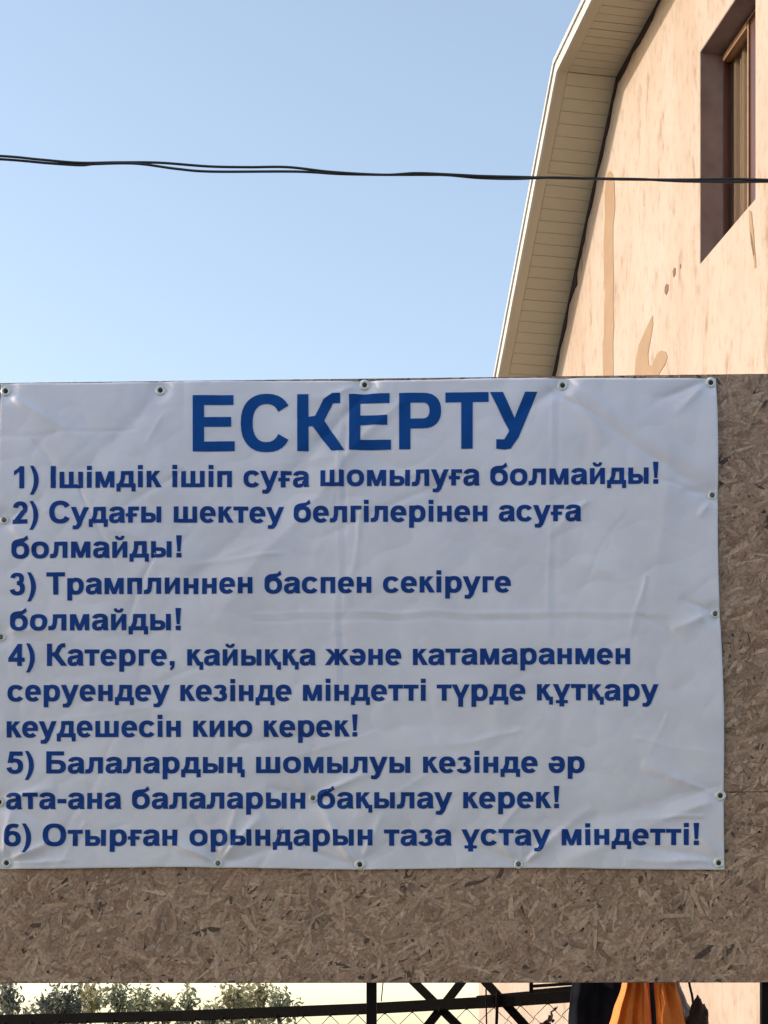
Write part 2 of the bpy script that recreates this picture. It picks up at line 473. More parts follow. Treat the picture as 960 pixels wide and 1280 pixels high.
# marks on the plaster
def wall_patch(pts, name, m, th=.003):
    P = [wp(*q) for q in pts]
    b = MB(); b.prism(P, lambda a, c: (a, .0005, c), lambda a, c: (a, th, c))
    return b.build(name, m, wall)
def z4(pts): return [(600 + x / 4.8, 220 + y / 4.8) for x, y in pts]
def z1(pts): return [(600 + x / 2.6667, y / 2.6667) for x, y in pts]
wall_patch(z4([(765, -10), (757, 40), (750, 110), (752, 250), (742, 400), (745, 560), (752, 700), (745, 850), (745, 960), (737, 1010), (738, 1130), (744, 1260), (750, 1600), (770, 1640),
               (795, 1600), (803, 1260), (801, 1130), (800, 1000), (806, 900), (800, 760), (805, 620), (800, 480), (800, 300), (812, 200), (808, 40), (795, -16), (780, -30)]), 'plaster_patch', M['patch'])
wall_patch(z1([(513, 1290), (520, 1200), (530, 1150), (547, 1112), (570, 1062), (577, 1052), (578, 1080), (570, 1130), (561, 1180), (563, 1215), (572, 1222), (582, 1198), (592, 1178), (605, 1168), (620, 1173), (626, 1190), (618, 1215), (603, 1238), (592, 1262), (585, 1330), (520, 1330)]), 'plaster_patch', M['patch'])
wall_patch(z1([(648, 892), (653, 895), (652, 915), (646, 925), (643, 905)]), 'chip', M['chip'], .003)
wall_patch(z1([(622, 946), (629, 950), (628, 968), (622, 984), (616, 975), (617, 956)]), 'chip', M['chip'], .003)
wall_patch(z1([(668, 880), (671, 882), (670, 896), (667, 892)]), 'chip', M['chip'], .003)
wall_patch(z1([(897, 700), (906, 706), (914, 790), (922, 890), (917, 895), (908, 830), (900, 770)]), 'plaster_patch', M['patch'])
wall_patch(z1([(904, 775), (910, 800), (917, 850), (913, 852), (905, 810)]), 'chip', M['chip'], .005)

# ------------------------------------------------------------------ added roof out of view, cuts the skylight on the board
blocker = empty('skylight_blocker', (0, -2, 0))
tag(blocker, 'added flat brown roof on timber posts above the camera, out of view, blocking skylight from the board', 'skylight_blocker')
PX0, PX1, PY0, PY1, PZ = -7.5, 6.5, -9.0, 5.4, 5.15
b = MB(); b.box((PX0, PY0, PZ), (PX1, PY1, PZ + .12)); b.build('roof', M['roof'], blocker)  # roof of the added skylight blocker, out of view
for i in range(9):
    x = PX0 + .2 + i * (PX1 - PX0 - .4) / 8
    b = MB(); b.box((x - .04, PY0 + .1, PZ - .16), (x + .04, PY1 - .1, PZ - .002)); b.build('blocker_rafter', M['bark'], blocker)
for x in (PX0 + .3, PX1 - .3):
    for y in (PY0 + .3, -1.5, PY1 - .3):
        b = MB(); b.box((x - .08, y - .08, 0), (x + .08, y + .08, PZ - .162)); b.build('post', M['bark'], blocker)  # posts of the added skylight blocker, out of view

# ------------------------------------------------------------------ board
YB = 7.4
YAW = 1.85
BN = Vector((-math.sin(R(YAW)), -math.cos(R(YAW)), 0))     # board normal, towards the camera
BX = Vector((math.cos(R(YAW)), -math.sin(R(YAW)), 0))      # along the board, right end nearer
BO = Vector((0, YB, 0))
def bp(px, py, out=0.0):
    """photo pixel -> point on the board front (out = metres proud of it), board coordinates (u, z)"""
    d = Vector(((px - HX) / F, 1, (HY - py) / F)); o = Vector((0, 0, EYE))
    t = (BO - o).dot(BN) / d.dot(BN)
    p = o + d * t
    return (p - BO).dot(BX), p.z
def B3(u, z, out=0.0):                                    # board coords -> local of board empty
    return (u, -out, z)
BROT = -R(YAW)
board = empty('notice_board', BO, BROT)
tag(board, 'raised brown chipboard hoarding on black steel posts, carrying the white banner', 'notice board')
TH = .018
u_l, u_r = -2.05, 1.86
z_b = bp(480, 1228.5)[1]; z_t0 = bp(0, 478.5)[1]; z_t1 = bp(960, 467.5)[1]
z_t = (z_t0 + z_t1) / 2
z_s = bp(935, 990)[1]
u_seam = bp(-60, 1150)[0]; u_seam2 = bp(300, 800)[0]
strand_rnd = random.Random(11)
# photo corners of the banner
TL, TR, BR, BL = Vector((2, 481)), Vector((893.5, 474)), Vector((906.5, 1086.5)), Vector((-8, 1085.5))
uBL, zBL = bp(*BL); uBR, zBR = bp(*BR); uTR, zTR = bp(*TR); uTL, zTL = bp(*TL)
PAL = [tuple(v * .98 for v in q) for q in [(.285, .205, .150), (.245, .172, .125), (.320, .240, .180), (.215, .148, .106), (.350, .270, .205), (.26, .19, .145), (.18, .115, .08), (.30, .215, .15)]]
mean_ = [sum(q[i] for q in PAL) / len(PAL) for i in range(3)]
PAL = [tuple((v * .80 + m_ * .20) * g_ for v, m_, g_ in zip(q, mean_, (1.40, 1.27, 1.20))) for q in PAL]
def strands(u0, z0, u1, z1, sheet):
    b = MB(); r = strand_rnd
    n = int((u1 - u0) * (z1 - z0) * 3000)
    for _ in range(n):
        u, z = r.uniform(u0, u1), r.uniform(z0, z1)
        if u < uTR - .07 and z > zBL + .06 and z < zTL - .05 and u > uBL + .02: continue
        L = r.choice((r.uniform(.03, .08), r.uniform(.07, .14), r.uniform(.10, .22))) / 2
        w = r.uniform(.006, .015) * (.8 + L * 3)
        w = min(w, .019)
        a = r.uniform(0, math.pi) if r.random() < .6 else r.gauss(math.pi * .28, .5)
        ca, sa = math.cos(a), math.sin(a)
        base = r.uniform(.0004, .0028); t1, t2 = r.gauss(0, .018), r.gauss(0, .05)
        pts = [(-L, r.uniform(-.5, .5) * w), (-L * r.uniform(.5, .9), w * r.uniform(.6, 1)), (L * r.uniform(.3, .8), w * r.uniform(.6, 1.1)), (L, r.uniform(-.6, .6) * w),
               (L * r.uniform(.4, .9), -w * r.uniform(.6, 1)), (-L * r.uniform(.4, .8), -w * r.uniform(.6, 1.1))]
        vs = []; ok = True
        for (x, y) in pts:
            uu, zz = u + x * ca - y * sa, z + x * sa + y * ca
            if not (u0 + .001 <= uu <= u1 - .001 and z0 + .001 <= zz <= z1 - .001):
                uu = min(max(uu, u0 + .001), u1 - .001); zz = min(max(zz, z0 + .001), z1 - .001)
            vs.append((uu, -(max(.0002, base + x * t1 + y * t2)), zz))
        c = r.choice(PAL); k = r.gauss(1, .085)
        if r.random() < .013: c = (.10, .064, .045); k = 1
        if r.random() < .16: w *= .4
        c = tuple(max(.02, v * k) for v in c)
        b.add(vs, [(0, 1, 2, 3, 4, 5)])
        b.c += [tuple(v * kk for v in c) for kk in [r.gauss(1, .13) for _q in range(6)]]
    o = b.build('wood_strands', M['strand'], sheet, fixn=False)
    # face them forwards
    o['kind'] = 'stuff'
    return o
def sheet(u0, z0, u1, z1, ztr=None):
    b = MB(); zz = z1 if ztr is None else ztr
    b.hexa([(u0, 0, z0), (u1, 0, z0), (u1, TH, z0), (u0, TH, z0), (u0, 0, z1), (u1, 0, zz), (u1, TH, zz), (u0, TH, z1)])
    o = b.build('chipboard_sheet', M['osb_core'], board)
    strands(u0, z0, u1, min(z1, zz), o)
gp = .0005
sheet(u_l, z_b, u_seam - gp, z_s - gp); sheet(u_seam + gp, z_b, u_r, z_s - gp)
um = u_seam2
zl = z_t
sheet(u_l, z_s + gp, um - gp, zl); sheet(um + gp, z_s + gp, u_r, zl)
# posts and rear battens
for px in (-150, 464, 959.5):
    u = bp(px, 1250)[0]
    b = MB(); b.box((u - .0215, TH + .001, 0), (u + .0215, TH + .046, z_t - .03)); b.build('post', M['black_steel'], board, bevel=.003)
for z in (z_b + .12, z_s + .25, z_t - .12):
    b = MB(); b.box((u_l + .05, TH + .047, z - .02), (u_r - .02, TH + .077, z + .02)); b.build('batten', M['black_steel'], board, bevel=.003)
# a few screw heads in the sheet
for (px, py) in ((700, 1221), (820, 1224), (955, 640), (949, 1040), (60, 1215), (330, 1150)):
    u, z = bp(px, py); b = MB()
    b.tube([B3(u, z, .002), B3(u, z, .0065)], .0055, 10); b.build('screw', M['screw'], board)

# ------------------------------------------------------------------ banner
banner = empty('banner', BO, BROT)
tag(banner, 'creased white vinyl banner printed in dark blue capitals and lines, fixed to the chipboard', 'banner')
SEG = [  # x0,y0,x1,y1,half width px, amplitude m: creases and pulls between the fixings (in photo pixels, converted below)
    (690, 490, 893, 622, 9, -.0085), (705, 482, 893, 600, 16, .006), (560, 640, 893, 768, 22, .004),
    (692, 478, 684, 800, 3.0, .0028), (699, 478, 692, 800, 4.0, -.0022),
    (436, 486, 428, 860, 4.0, -.0028), (428, 486, 420, 860, 4.0, .0022),
    (320, 766, 893, 772, 3.5, .0032), (320, 775, 893, 780, 4, -.0026),
    (455, 495, 210, 770, 20, -.009), (500, 500, 260, 780, 16, .006),
    (430, 540, 640, 700, 26, -.004), (201, 492, 60, 640, 20, -.004), (201, 492, 330, 600, 16, .003),
    (8, 492, 110, 560, 10, .004), (60, 640, 260, 700, 12, .0035),
    (900, 996, 700, 1078, 15, .010), (895, 985, 640, 1050, 18, -.010), (900, 996, 800, 960, 8, .005), (900, 996, 850, 975, 5, -.004),
    (898, 1079, 800, 1055, 8, -.006), (898, 1079, 780, 1075, 6, .004), (898, 1079, 860, 1030, 5, .003),
    (648, 1080, 740, 1010, 9, .007), (648, 1080, 560, 1045, 9, -.006), (648, 1080, 690, 1020, 6, -.005), (648, 1080, 610, 1030, 5, .004),
    (450, 1081, 400, 1005, 8, .007), (450, 1081, 520, 1030, 9, -.006), (450, 1081, 480, 1015, 5, .005), (450, 1081, 380, 1060, 5, -.005),
    (273, 1079, 200, 1050, 6, .007), (273, 1079, 330, 1020, 8, .008), (273, 1079, 350, 1060, 6, -.007), (273, 1079, 240, 1020, 6, -.005), (273, 1079, 300, 1000, 5, .004),
    (8, 1079, 70, 1050, 5, .009), (8, 1079, 60, 1070, 4, -.008), (8, 1079, 20, 1010, 5, .006), (8, 1079, 90, 1078, 3, .005),
    (391, 998, 470, 960, 6, .006), (391, 998, 330, 985, 6, -.006), (391, 998, 450, 1010, 5, -.004), (391, 998, 350, 950, 6, .004),
    (2, 1003, 70, 985, 7, .006), (2, 1003, 60, 1030, 6, -.005), (0, 797, 80, 780, 8, .003), (7, 651, 50, 690, 7, .004), (7, 651, 60, 620, 7, -.003),
    (893, 768, 840, 790, 8, .006), (893, 768, 850, 750, 6, -.004), (890, 620, 868, 650, 5, .006), (890, 620, 850, 612, 5, -.006),
    (888, 479, 840, 520, 7, .004), (888, 479, 810, 500, 6, -.005), (703, 482, 620, 540, 14, -.005), (703, 482, 760, 560, 12, .004), (456, 482, 380, 500, 7, .003),
    (840, 560, 800, 900, 30, .004), (120, 880, 560, 930, 24, .004), (300, 930, 620, 900, 22, -.005), (480, 880, 760, 830, 26, .003),
]
wr_ = random.Random(21)
for _k in range(46):                       # faint irregular wrinkles all over the sheet
    x_, y_ = wr_.uniform(20, 880), wr_.uniform(500, 1070)
    a_ = wr_.choice((wr_.gauss(2.5, .5), wr_.gauss(2.5, .5), wr_.uniform(0, 3.14))); l_ = wr_.uniform(60, 230)
    SEG.append((x_, y_, x_ + l_ * math.cos(a_), y_ + l_ * math.sin(a_), wr_.uniform(3.5, 9), wr_.choice((-1, 1)) * wr_.uniform(.0010, .0026)))
SG = []
for (x0, y0, x1, y1, w, a) in SEG:
    p0 = Vector(bp(x0, y0)); p1 = Vector(bp(x1, y1)); d = p1 - p0
    SG.append((p0, d, d.length_squared, w * .00336, a))
FIX = [(8, 490), (201, 489), (456, 482.5), (703, 483), (888, 479.5), (890, 620), (893.5, 768), (900, 995), (898, 1079),
       (6, 651), (2, 797), (0, 1003), (9, 1079), (273, 1079.5), (450, 1081), (648, 1080.5), (391.5, 998)]
FIXP = [Vector(bp(*q)) for q in FIX]
def relief(u, z):
    h = .012
    n1 = noise.noise(Vector((u * 1.3, z * 1.5, 3.1))); n2 = noise.noise(Vector((u * 3.7 + 5, z * 3.1, 7.7)))
    h += n1 * .012 + n2 * .004
    # soft crumple: ridged noise gives the small angular facets of folded vinyl
    h += (abs(noise.noise(Vector((u * 6.0 + z * 3, z * 6.5 - u * 2, 1.3)))) ** .6) * .0045
    h += (abs(noise.noise(Vector((u * 13.0 - z * 6, z * 12, 9.3)))) ** .7) * .0016
    u0_, z0_ = u, z
    wv = noise.noise(Vector((u * 4.1, z * 4.3, 15))); wv2 = noise.noise(Vector((u * 4.1 + 9, z * 4.3, 19)))
    fd = .75 + .9 * noise.noise(Vector((u * 2.2, z * 2.6, 33)))
    u, z = u + wv * .022, z + wv2 * .022
    for (p0, d, L2, w, a) in SG:
        rx, rz = u - p0.x, z - p0.y
        t = (rx * d.x + rz * d.y) / L2
        if t < -.15 or t > 1.15: continue
        tt = min(max(t, 0), 1)
        ex, ez = rx - d.x * tt, rz - d.y * tt
        ww = w * (.30 + .95 * tt)
        e = (ex * ex + ez * ez) / (ww * ww)
        if e < 9: h += a * 3.0 * (math.exp(-1.25 * (e + .04) ** .62) * 1.16) * (1 - tt) ** .5 if L2 < .25 else a * 1.35 * fd * (math.exp(-1.25 * (e + .04) ** .62) * 1.16) * min(1, 5 * (1.0001 - tt)) ** .5
    u, z = u0_, z0_
    # drawn down to the board at every fixing
    for q in FIXP:
        e = ((u - q.x) ** 2 + (z - q.y) ** 2)
        if e < .05: g_ = math.exp(-(e / .0020) ** 2) * .55 + math.exp(-e / .004) * .45; h = h * (1 - .97 * g_) + .0014 * g_
    return max(h, .0012) if h < .0012 else h
NU, NV = 420, 290
def ban_pt(s, t):
    top = TL.lerp(TR, s); bot = BL.lerp(BR, s); q = top.lerp(bot, t)
    # the edges are not ruled lines: slight scallops between the fixings
    ed = math.exp(-((1 - t) / .03) ** 2); et = math.exp(-(t / .03) ** 2); er = math.exp(-((1 - s) / .02) ** 2)
    q = q + Vector((0, ed * 1.2 * math.sin(s * 14 + 1) + et * .8 * math.sin(s * 15)))
    q = q + Vector((er * 1.5 * math.sin(t * 11 + .5), 0))
    return bp(q.x, q.y)
bm_ = MB(); bm_.smooth = True
vs = []; fs = []
for j in range(NV + 1):
    for i in range(NU + 1):
        u, z = ban_pt(i / NU, j / NV)
        h = relief(u, z)
        if i in (0, NU) or j in (0, NV): h *= .75
        vs.append(B3(u, z, h + .0048 + (.003 if i in (0, NU) or j in (0, NV) else 0)))
for j in range(NV):
    for i in range(NU):
        a = j * (NU + 1) + i
        fs.append((a, a + NU + 1, a + NU + 2, a + 1))
bm_.add(vs, fs)
sheet_o = bm_.build('vinyl_sheet', M['vinyl'], banner, fixn=False)
md = sheet_o.modifiers.new('thickness', 'SOLIDIFY'); md.thickness = .0009; md.offset = -1

# --- lettering: a bold grotesque drawn stroke by stroke (units of 1/1000 em)
XH, CH, SS, HH = 519, 716, 138, 114
def Rr(x0, y0, x1, y1): return [[(x0, y0), (x1, y0), (x1, y1), (x0, y1)]]
def Qq(*p):
    cx = sum(a for a, _ in p) / len(p); cy = sum(b for _, b in p) / len(p)
    return [sorted(p, key=lambda t: math.atan2(t[1] - cy, t[0] - cx))]
def Ar(cx, cy, rx, ry, a0, a1, sx=SS, sy=HH, n=None):
    n = n or max(4, int(abs(a1 - a0) / 11)); out = []
    for i in range(n):
        t0, t1 = R(a0 + (a1 - a0) * i / n), R(a0 + (a1 - a0) * (i + 1) / n)
        pw = lambda v: math.copysign(abs(v) ** .86, v)
        e = lambda t, rx_, ry_: (cx + rx_ * pw(math.cos(t)), cy + ry_ * pw(math.sin(t)))
        out += Qq(e(t0, rx, ry), e(t1, rx, ry), e(t1, rx - sx, ry - sy), e(t0, rx - sx, ry - sy))
    return out
def paren():
    out = []
    f = lambda t: ((290 - 165 * t * t, 258 + 472 * t), (152 - 122 * t * t, 258 + 472 * t))
    n = 12
    for i in range(n):
        a, b = f(-1 + 2 * i / n), f(-1 + 2 * (i + 1) / n)
        out += Qq(a[0], a[1], b[0], b[1])
    return out
G = {}
G[' '] = (278, [])
G['а'] = (556, Ar(272, 352, 236, 179, 0, 166, SS, 108) + Rr(370, 40, 508, 352) + Qq((370, 60), (508, 60), (528, 0), (388, 0)) + Ar(208, 152, 174, 164, 80, 330, 132, 100) + Qq((200, 316), (372, 345), (380, 250), (215, 222)) + Ar(208, 152, 174, 164, -70, 20, 60, 100))
G['б'] = (618, Ar(309, 256, 268, 268, 0, 360) + Qq((41, 250), (179, 250), (186, 400), (46, 420)) + Ar(330, 410, 285, 215, 95, 180, 142, 112) + Qq((305, 626), (300, 515), (440, 535), (440, 640)) + Qq((430, 535), (430, 640), (525, 728), (560, 610)))
G['г'] = (415, Rr(66, 0, 202, XH) + Rr(66, XH - HH, 400, XH))
G['ғ'] = (430, Rr(82, 0, 218, XH) + Rr(82, XH - HH, 412, XH) + Rr(8, 205, 345, 300))
G['д'] = (617, Rr(18, 0, 600, HH) + Rr(18, -135, 130, HH) + Rr(488, -135, 600, HH) + Rr(400, 0, 536, XH) + Rr(160, XH - HH, 536, XH) + Qq((160, XH), (282, XH), (270, 300), (147, 270)) + Qq((270, 300), (147, 270), (70, 80), (215, 80)))
G['е'] = (556, Ar(276, 259, 242, 272, -8, 316) + Rr(110, 216, 512, 304))
G['ж'] = (743, Rr(305, 0, 438, XH) + Qq((320, 200), (320, 330), (165, XH), (12, XH)) + Qq((235, 360), (330, 250), (150, 0), (-2, 0)) + Qq((423, 200), (423, 330), (578, XH), (731, XH)) + Qq((508, 360), (413, 250), (593, 0), (745, 0)))
G['з'] = (490, Ar(228, 388, 190, 143, 165, -90, 130, 96) + Ar(226, 156, 216, 168, 90, -166, 134, 100))
G['и'] = (581, Rr(64, 0, 196, XH) + Rr(385, 0, 517, XH) + Qq((185, 0), (185, 175), (396, XH), (396, XH - 175)))
G['й'] = (581, G['и'][1] + Ar(290, 712, 140, 138, 184, 356, 80, 78))
G['і'] = (278, Rr(71, 0, 208, XH) + Rr(71, 589, 208, CH))
def karm(x=0): return Qq((195 + x, 205), (195 + x, 330), (325 + x, XH), (480 + x, XH)) + Qq((220 + x, 280), (318 + x, 350), (522 + x, 0), (362 + x, 0))
G['к'] = (520, Rr(66, 0, 202, XH) + karm())
G['қ'] = (560, Rr(66, 0, 202, XH) + karm() + Rr(410, 0, 552, 104) + Rr(446, -140, 552, 104))
G['л'] = (600, Rr(400, 0, 536, XH) + Rr(138, XH - HH, 536, XH) + Qq((138, XH), (262, XH), (258, 250), (135, 260)) + Qq((258, 250), (135, 260), (112, 140), (222, 70)) + Qq((10, -6), (10, 112), (125, 140), (222, 70), (150, 0)))
G['м'] = (706, Rr(62, 0, 190, XH) + Rr(516, 0, 644, XH) + Qq((90, XH), (232, XH), (405, 0), (298, 0)) + Qq((474, XH), (616, XH), (408, 0), (301, 0)))
G['н'] = (571, Rr(66, 0, 202, XH) + Rr(369, 0, 505, XH) + Rr(190, 205, 380, 317))
G['ң'] = (600, G['н'][1] + Rr(480, 0, 582, 106) + Rr(476, -140, 582, 106))
G['о'] = (611, Ar(305, 260, 265, 272, 0, 360))
G['п'] = (571, Rr(66, 0, 202, XH) + Rr(369, 0, 505, XH) + Rr(66, XH - HH, 505, XH))
G['р'] = (611, Rr(66, -199, 200, XH) + Ar(326, 260, 242, 272, 0, 360))
G['с'] = (556, Ar(290, 260, 256, 272, 35, 325))
G['т'] = (487, Rr(18, XH - HH, 469, XH) + Rr(175, 0, 312, XH))
G['у'] = (556, Qq((4, XH), (150, XH), (345, 10), (222, -40)) + Qq((548, XH), (406, XH), (185, -60), (310, -110)) + Qq((310, -110), (185, -60), (165, -92), (235, -195)) + Qq((165, -92), (240, -192), (190, -211), (60, -203), (60, -98)))
G['ү'] = (556, Qq((4, XH), (150, XH), (330, 90), (215, 60)) + Qq((548, XH), (406, XH), (226, 90), (340, 60)) + Rr(210, -199, 346, 110))
G['ұ'] = (556, G['ү'][1] + Rr(98, -95, 458, -8))
G['ш'] = (850, Rr(66, 0, 200, XH) + Rr(358, 0, 492, XH) + Rr(650, 0, 784, XH) + Rr(66, 0, 784, 110))
G['ы'] = (750, Rr(66, 0, 202, XH) + Ar(335, 158, 178, 158, -90, 90, 130, 102) + Rr(190, 0, 336, 102) + Rr(190, 214, 336, 316) + Rr(548, 0, 684, XH))
G['ю'] = (850, Rr(66, 0, 202, XH) + Rr(190, 205, 310, 317) + Ar(552, 260, 258, 272, 0, 360))
G['ә'] = (556, [[(556 - x, 519 - y) for x, y in q] for q in G['е'][1]])
G['!'] = (333, Rr(98, 0, 236, 134) + Qq((88, CH), (246, CH), (208, 190), (126, 190)))
G[')'] = (333, paren())
G[','] = (278, Rr(71, 0, 208, 134) + Qq((150, 10), (208, 10), (192, -75), (110, -160), (78, -110)))
G['-'] = (333, Rr(38, 190, 296, 320))
G['1'] = (556, Rr(252, 0, 390, CH) + Qq((82, 430), (82, 560), (285, CH), (285, 585)))
G['2'] = (556, Ar(280, 500, 222, 219, 172, -35, 140, 114) + Qq((318, 440), (461, 372), (245, 100), (40, 70)) + Rr(36, 0, 502, 128))
G['3'] = (556, Ar(265, 521, 208, 198, 168, -90, 132, 108) + Ar(270, 211, 232, 224, 90, -168, 136, 112))
G['4'] = (556, Rr(306, 0, 438, CH) + Rr(20, 142, 524, 260) + Qq((20, 255), (160, 255), (330, 520), (312, CH)))
G['5'] = (556, Rr(125, 588, 498, CH - 2) + Qq((120, 714), (245, 714), (205, 370), (62, 345)) + Ar(268, 234, 245, 247, 138, -168, 138, 112))
G['6'] = (556, Ar(284, 234, 244, 246, 0, 360) + Ar(330, 340, 292, 382, 62, 185, 138, 114))
G['Е'] = (667, Rr(73, 0, 218, CH) + Rr(73, 595, 608, CH) + Rr(73, 315, 578, 434) + Rr(73, 0, 626, 121))
G['С'] = (722, Ar(382, 358, 338, 371, 33, 327, 152, 124))
G['К'] = (690, Rr(73, 0, 218, CH) + Qq((205, 310), (205, 428), (330, 440), (380, 320)) + Qq((300, 420), (425, 375), (540, 590), (425, 650)) + Qq((425, 650), (500, 570), (545, 600), (640, 603), (640, 722), (540, 722)) + Qq((255, 340), (400, 420), (695, 0), (525, 0)))
G['Р'] = (667, Rr(73, 0, 218, CH) + Rr(200, 595, 392, CH) + Rr(200, 266, 392, 386) + Ar(390, 491, 236, 225, -90, 90, 148, 121))
G['Т'] = (611, Rr(22, 595, 590, CH) + Rr(233, 0, 379, CH))
G['У'] = (640, Qq((6, CH), (172, CH), (410, 215), (300, 150)) + Qq((472, CH), (628, CH), (375, 130), (245, 195)) + Qq((375, 135), (245, 195), (190, 108), (275, -2)) + Qq((200, 112), (280, 0), (200, -12), (88, 0), (88, 114)))
G['І'] = (278, Rr(68, 0, 212, CH))
G['Б'] = (700, Rr(73, 0, 218, CH) + Rr(73, 595, 600, CH) + Rr(200, 318, 405, 432) + Rr(200, 0, 405, 118) + Ar(405, 216, 252, 216, -90, 90, 148, 116))
G['О'] = (778, Ar(389, 358, 346, 371, 0, 360, 152, 124))

LINES = [  # text, x0, x1 (ink), baseline at x0, at x1, cap height
    ('ЕСКЕРТУ', 242, 671, 566, 562, 69.5),
    ('1) Ішімдік ішіп суға шомылуға болмайды!', 19, 822, 612.0, 606.5, 27.1),
    ('2) Судағы шектеу белгілерінен асуға', 17, 726, 656.0, 652.5, 27.1),
    ('болмайды!', 16, 228, 699.5, 698.5, 27.1),
    ('3) Трамплиннен баспен секіруге', 14, 638, 745.0, 741.5, 27.1),
    ('болмайды!', 14, 227, 789.5, 789.0, 27.1),
    ('4) Катерге, қайыққа және катамаранмен', 12, 786.5, 833.5, 831.5, 27.1),
    ('серуендеу кезінде міндетті түрде құтқару', 11, 822, 877.5, 876.5, 27.1),
    ('кеудешесін кию керек!', 10, 447, 922.5, 921.5, 27.1),
    ('5) Балалардың шомылуы кезінде әр', 10, 730, 967.5, 966.5, 27.1),
    ('ата-ана балаларын бақылау керек!', 8.5, 698.5, 1012, 1010.5, 27.1),
    ('6) Отырған орындарын таза ұстау міндетті!', 7, 873, 1058.0, 1056.5, 27.1),
]
def ink(ch): 
    xs = [x for q in G[ch][1] for x, _ in q]; return min(xs), max(xs)
def fatten(q, dl):
    n = len(q); out = []
    ar = sum(q[i][0] * q[(i+1) % n][1] - q[(i+1) % n][0] * q[i][1] for i in range(n))
    sg = 1 if ar > 0 else -1
    for i in range(n):
        a, b, c = Vector(q[i-1]), Vector(q[i]), Vector(q[(i+1) % n])
        e1, e2 = (b - a), (c - b)
        if e1.length < 1e-6 or e2.length < 1e-6: out.append(q[i]); continue
        e1.normalize(); e2.normalize()
        n1, n2 = Vector((e1.y, -e1.x)) * sg, Vector((e2.y, -e2.x)) * sg
        m = (n1 + n2) / max(.55, 1 + n1.dot(n2))
        out.append((b.x + m.x * dl, b.y + m.y * dl))
    return out
def set_line(text, x0, x1, yb0, yb1, cap, material, bold=0):
    em = cap / CH
    adv = [G[c][0] for c in text]
    i0 = ink(text[0])[0]; i1 = G[text[-1]][0] - ink(text[-1])[1]
    nat = (sum(adv) - i0 - i1) * em
    kx = (x1 - x0) / nat
    print('LINE %-42s natural %.1f  stretch %.3f' % (text, nat, kx))
    pen = x0 - i0 * em * kx
    step = 2.7                                     # px between the cuts that let letters follow the folds
    for ch in text:
        quads = G[ch][1]
        if quads:
            mb = MB(); mb.smooth = True
            P = []; Fc = []
            for q in quads:
                b = len(P)
                pts = []
                for (gx, gy) in (fatten(q, bold) if bold else q):
                    X = pen + gx * em * kx
                    Y = yb0 + (yb1 - yb0) * (X - x0) / (x1 - x0) - gy * em
                    pts.append((X, Y))
                ar = sum(pts[i][0] * pts[(i+1) % len(pts)][1] - pts[(i+1) % len(pts)][0] * pts[i][1] for i in range(len(pts)))
                if ar < 0: pts = pts[::-1]
                P += [Vector(t) for t in pts]; Fc.append(list(range(b, b + len(pts))))
            xa, xb = min(v.x for v in P) - 1, max(v.x for v in P) + 1
            ya, yb = min(v.y for v in P) - 1, max(v.y for v in P) + 1
            E = []
            x = math.ceil(xa / step) * step
            while x < xb:
                E.append((len(P), len(P) + 1)); P += [Vector((x + .013, ya)), Vector((x + .013, yb))]; x += step
            y = math.ceil(ya / step) * step
            while y < yb:
                E.append((len(P), len(P) + 1)); P += [Vector((xa, y + .017)), Vector((xb, y + .017))]; y += step
            V2, E2, F2, ov, oe, of = delaunay_2d_cdt(P, E, Fc, 0, 1e-4)
            keep = [f for f, src in zip(F2, of) if src]
            used = sorted({i for f in keep for i in f}); mp = {k: n for n, k in enumerate(used)}
            vs = []
            for k in used:
                u, z = bp(V2[k].x, V2[k].y)
                vs.append(B3(u, z, relief(u, z) + .0048 + .0019))
            mb.add(vs, [tuple(mp[i] for i in f) for f in keep])
            mb.build('letter', material, banner, fixn=False)
        pen += G[ch][0] * em * kx
for i, L_ in enumerate(LINES):
    set_line(*L_, M['ink_title'] if i == 0 else M['ink'], 3 if i == 0 else 8)

# eyelets with their screws
def ring(b, c, r0, r1, h, n=20):
    vs = []; fs = []
    prof_ = [(r0, 0), (r0 + (r1 - r0) * .2, h), (r0 + (r1 - r0) * .65, h * .9), (r1, 0)]
    for k in range(n):
        a = 2 * math.pi * k / n
        for (rr, hh) in prof_: vs.append((c[0] + rr * math.cos(a), c[1] - hh, c[2] + rr * math.sin(a)))
    m = len(prof_)
    for k in range(n):
        k2 = (k + 1) % n
        for j in range(m - 1): fs.append((k * m + j, k * m + j + 1, k2 * m + j + 1, k2 * m + j))
    b.add(vs, fs)
for i, q in enumerate(FIX):
    u, z = bp(*q); h = relief(u, z) + .0048
    small = i in (5, 6, 9, 10, 13, 15, 16)
    b = MB(); b.smooth = True
    ring(b, (u, -h - .0012, z), .009 if not small else .0095, .0235 if not small else .0195, .0055)
    o = b.build('grommet', M['grommet'], banner)
    s = MB(); s.smooth = False
    rr = .0098
    s.tube([(u, -h - .0004, z), (u, -h - .0045, z), (u, -h - .0066, z)], [rr, rr, rr * .6], 12)
    s.build('screw', M['screw_grey'] if small else M['screw'], o)

